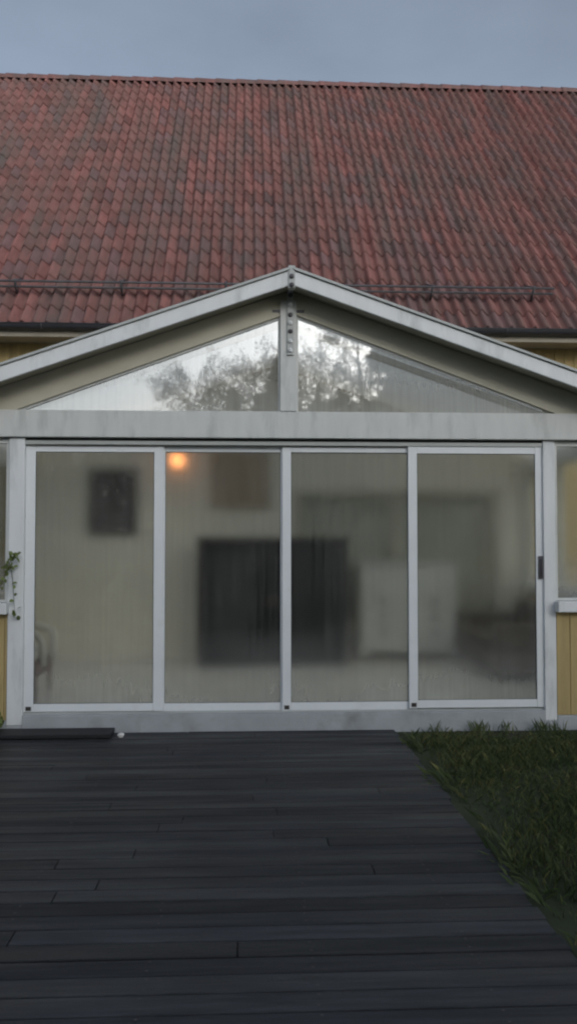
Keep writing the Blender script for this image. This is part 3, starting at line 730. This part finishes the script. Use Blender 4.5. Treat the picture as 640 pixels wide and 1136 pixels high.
# ================================================================== TREES BEHIND THE CAMERA (they show in the glass)
def crown_tree(name, h, kind):
    """one tree at the origin; kind: spruce or birch"""
    root = bpy.data.objects.new(name, None); COL.objects.link(root)
    t = MB(); r0 = h * .017
    bend = [Vector((0, 0, 0))]
    for i in range(1, 7): bend.append(Vector((rnd.gauss(0, .012) * h * (i / 6), rnd.gauss(0, .012) * h * (i / 6), h * i / 6)))
    t.tube(bend, [r0 * (1.25 - i / 6 * 1.15) for i in range(7)], 8)
    c = MB()
    def q(p, size, dirv, k):
        d = dirv.normalized(); s_ = d.cross(rv()).normalized()
        tt = (k * rnd.uniform(.9, 1.1), k, k * rnd.uniform(.85, 1.1))
        c.poly([p - s_ * size * .35, p + d * size * .5 - s_ * size * .1 , p + d * size, p + s_ * size * .35], 0, False, tt)
    if kind == 'spruce':
        z = h * .10
        while z < h * .99:
            f_ = (z / h); rad = h * .20 * (1 - f_) ** .85 * rnd.uniform(.8, 1.15) + .12
            nb = 6 if f_ < .8 else 4
            for b in range(nb):
                az = rnd.uniform(0, 6.28); L = rad * rnd.uniform(.6, 1.1)
                tip = Vector((math.cos(az) * L, math.sin(az) * L, z - L * rnd.uniform(.1, .35))); base = along(bend, f_); base.z = z
                t.tube([base, tip], [.03 * (1 - f_) + .01, .004], 4, 0, False)
                kk = rnd.uniform(.65, 1.25)
                for s_ in range(int(14 + 26 * L)):
                    p = base.lerp(tip, .12 + .88 * rnd.random() ** .8) + rv() * .10
                    q(p, rnd.uniform(.14, .34), Vector((math.cos(az), math.sin(az), -.45)) + rv() * .6, kk * rnd.uniform(.8, 1.2))
            z += h * rnd.uniform(.022, .034)
    else:
        for b in range(34):
            u = rnd.uniform(.28, .98); base = along(bend, u); az = rnd.uniform(0, 6.28)
            L = h * .26 * (1 - abs(u - .5)) * rnd.uniform(.6, 1.15)
            mid = base + Vector((math.cos(az) * L * .6, math.sin(az) * L * .6, L * .55)); tip = mid + Vector((math.cos(az) * L * .5, math.sin(az) * L * .5, L * rnd.uniform(-.1, .5)))
            t.tube([base, mid, tip], [r0 * .35 * (1.1 - u), r0 * .2 * (1.1 - u), .006], 5, 0, False)
            kk = rnd.uniform(.6, 1.3)
            for tw in range(9):
                u2 = rnd.uniform(.3, 1); p0 = base.lerp(mid, u2 * 2) if u2 < .5 else mid.lerp(tip, u2 * 2 - 1)
                p1 = p0 + (rv() + Vector((math.cos(az), math.sin(az), .2))) * rnd.uniform(.3, .8)
                t.tube([p0, p1], [.012, .003], 3, 0, False)
                for s_ in range(22):
                    q(p0.lerp(p1, rnd.random()) + rv() * .2, rnd.uniform(.05, .12), rv() + Vector((0, 0, -.4)), kk * rnd.uniform(.75, 1.25))
    t.build('trunk', M['bark'], root); c.build('crown', M['spruce' if kind == 'spruce' else 'birch'], root)
    return root
sp1, sp2 = crown_tree('spruce_tree', 10.5, 'spruce'), crown_tree('spruce_tree', 9.0, 'spruce')
bi1, bi2 = crown_tree('birch_tree', 8.6, 'birch'), crown_tree('birch_tree', 9.4, 'birch')
spots = [  # source, x, y, scale, label
    (bi1, -2.1, -23.0, 0.86, 'leafy birch mirrored at the left end of the left gable pane'),
    (sp2, -0.9, -28.0, 0.88, 'short dark spruce mirrored in the left gable pane next to a birch'),
    (bi2, -0.1, -24.5, 0.84, 'yellowing birch mirrored near the middle of the left gable pane'),
    (sp1, 0.95, -29.0, 0.90, 'slim spruce mirrored just left of the white gable post'),
    (bi1, 2.5, -26.0, 1.0, 'tall birch mirrored beside the white gable post'),
    (bi2, 3.9, -25.0, 1.08, 'pale birch mirrored at the tall end of the right gable pane'),
    (sp1, 5.2, -26.0, 1.12, 'tall dark spruce mirrored in the right gable pane'),
    (sp2, 6.4, -25.0, 1.35, 'broad dark spruce mirrored right of the middle of the right gable pane'),
    (sp1, 7.7, -28.0, 1.15, 'dark spruce mirrored near the low end of the right gable pane'),
    (sp2, 9.2, -24.5, 1.25, 'dark spruce mirrored at the far low corner of the right gable pane'),
    (sp1, 10.9, -26.0, 1.1, 'full dark spruce second from the right end of the row facing the glass room'),
    (sp2, 12.8, -25.5, 1.25, 'outermost dark spruce on the right of the row facing the glass room'),
]
used = set()
for src, x, y, s_, lab in spots:
    o = src if src.name not in used else copy_tree(src)
    used.add(src.name)
    o.location = (x, y, -.05); o.rotation_euler = (0, 0, rnd.uniform(0, 6.28)); o.scale = (s_, s_, s_)
    tag(o, lab, 'tree', 'trees across the garden, mirrored in the glass')
# added leafy screen behind the camera, keeps sky reflections off the doors
hd = MB()
for i in range(36000):
    x = rnd.uniform(-14, 15); y = -19.6 + rnd.gauss(0, .5); top_h = 4.75 + .35 * math.sin(x * 1.3) + .3 * math.sin(x * 3.7) + .25 * math.sin(x * 8.1)
    z = top_h * rnd.random() ** .7; k = rnd.uniform(.55, 1.3)
    leaf(hd, Vector((x, y, z)), rv(), rv() + Vector((0, 0, .8)), rnd.uniform(.14, .30), rnd.uniform(.10, .18), (k, k, k))
hdg = empty('added_hedge', (0, -19.6, 0), 'tall leafy screen added behind the camera to keep sky out of the glass doors', 'added_hedge')
hd.build('foliage', M['added_hedge'], hdg)
hb = MB()
for i in range(40):
    x = -12.8 + i * .66; hb.tube([(x, -19.6 + rnd.gauss(0, .1), -.05), (x + rnd.gauss(0, .15), -19.6 + rnd.gauss(0, .2), 4.5)], [.035, .01], 5)
hb.build('stems', M['bark'], hdg)

th = MB(); hb = MB()
def dome(x): return 4.4 + 2.7 * min(1, max(0, (x + 3.5) / 3.4)) ** 0.55 + 1.9 * min(1, max(0, (x - 3.6) / 1.5)) + .25 * math.sin(x * 2.9) + .2 * math.sin(x * 7.3)
for i in range(75000):
    x = rnd.uniform(-3.6, 13.5); h_ = dome(x); y = -20.9 + rnd.gauss(0, .5)
    z = h_ * rnd.random() ** .6 * rnd.choice((1, 1, 1, 1.05, 1.12)); k = rnd.uniform(.55, 1.3)
    L = rnd.uniform(.13, .27) * (0.45 if z > h_ * .86 else 1)
    leaf(th, Vector((x, y, z)), rv(), rv() + Vector((0, 0, .8)), L, L * .62, (k, k, k))
for i in range(34):
    x = -3.1 + i * .49; hb.tube([(x, -20.9 + rnd.gauss(0, .1), -.05), (x + rnd.gauss(0, .15), -20.9 + rnd.gauss(0, .2), dome(x) * .6), (x + rnd.gauss(0, .3), -20.9 + rnd.gauss(0, .3), dome(x) * 1.06)], [.05, .03, .006], 5)
thk = empty('shrub_thicket', (4, -20.9, 0), 'tall dense brown green thicket mirrored low in both gable panes', 'shrubs')
th.build('foliage', M['thicket'], thk); hb.build('stems', M['bark'], thk)

# ================================================================== LIGHT, SKY, CAMERA
SUN_EL, SUN_AZ = R(19), R(160)           # azimuth clockwise from +y: low behind the camera, a little to its right
wld = bpy.data.worlds.new('World'); sc.world = wld; wld.use_nodes = True
nt = wld.node_tree; nt.nodes.clear()
out = nt.nodes.new('ShaderNodeOutputWorld'); bg = nt.nodes.new('ShaderNodeBackground')
sky = nt.nodes.new('ShaderNodeTexSky'); sky.sky_type = 'NISHITA'; sky.sun_disc = False
sky.sun_elevation = SUN_EL; sky.sun_rotation = SUN_AZ; sky.air_density = 1.0; sky.dust_density = 2.5; sky.ozone_density = 1.5
hsv = nt.nodes.new('ShaderNodeHueSaturation'); hsv.inputs['Saturation'].default_value = 0.45
nt.links.new(sky.outputs[0], hsv.inputs['Color'])
tc = nt.nodes.new('ShaderNodeTexCoord')
cl = noise(nt, tc.outputs['Generated'], 2.2, 5, 0.55, (1, 1, 2.2))
cr = ramp(nt, cl, [(0.3, (0.76, 0.82, 0.90)), (0.7, (1.05, 1.12, 1.19))])
mm = mixc(nt, 1.0, hsv.outputs[0], cr, 'MULTIPLY')
nt.links.new(mm, bg.inputs[0]); bg.inputs[1].default_value = 0.12
nt.links.new(bg.outputs[0], out.inputs[0])
sl_ = bpy.data.lights.new('sun', 'SUN'); sl_.energy = 0.6; sl_.angle = R(25); sl_.color = (1.0, 0.97, 0.93)
so = bpy.data.objects.new('sun', sl_); COL.objects.link(so)
sd = Vector((math.sin(SUN_AZ) * math.cos(SUN_EL), math.cos(SUN_AZ) * math.cos(SUN_EL), math.sin(SUN_EL)))
so.rotation_euler = (-sd).to_track_quat('-Z', 'Y').to_euler(); so.location = sd * 40

cam = bpy.data.cameras.new('camera'); co = bpy.data.objects.new('camera', cam); COL.objects.link(co)
co.location = (CX, CY, CZ); co.rotation_euler = (R(90) + TILT, 0, -YAW)
cam.sensor_fit = 'VERTICAL'; cam.sensor_height = 36; cam.lens = F / H * 36
cam.clip_start = 0.1; cam.clip_end = 500
sc.camera = co
sc.render.engine = 'CYCLES'
cy = sc.cycles
cy.use_denoising = True
try: cy.denoiser = 'OPENIMAGEDENOISE'
except Exception: pass
cy.max_bounces = 12; cy.diffuse_bounces = 5; cy.glossy_bounces = 5; cy.transmission_bounces = 10; cy.transparent_max_bounces = 12
cy.sample_clamp_indirect = 6.0
cy.filter_width = 2.2
vs = sc.view_settings
vs.view_transform = 'Standard'; vs.look = 'None'; vs.exposure = 0.13; vs.gamma = 1.0; vs.use_curve_mapping = False
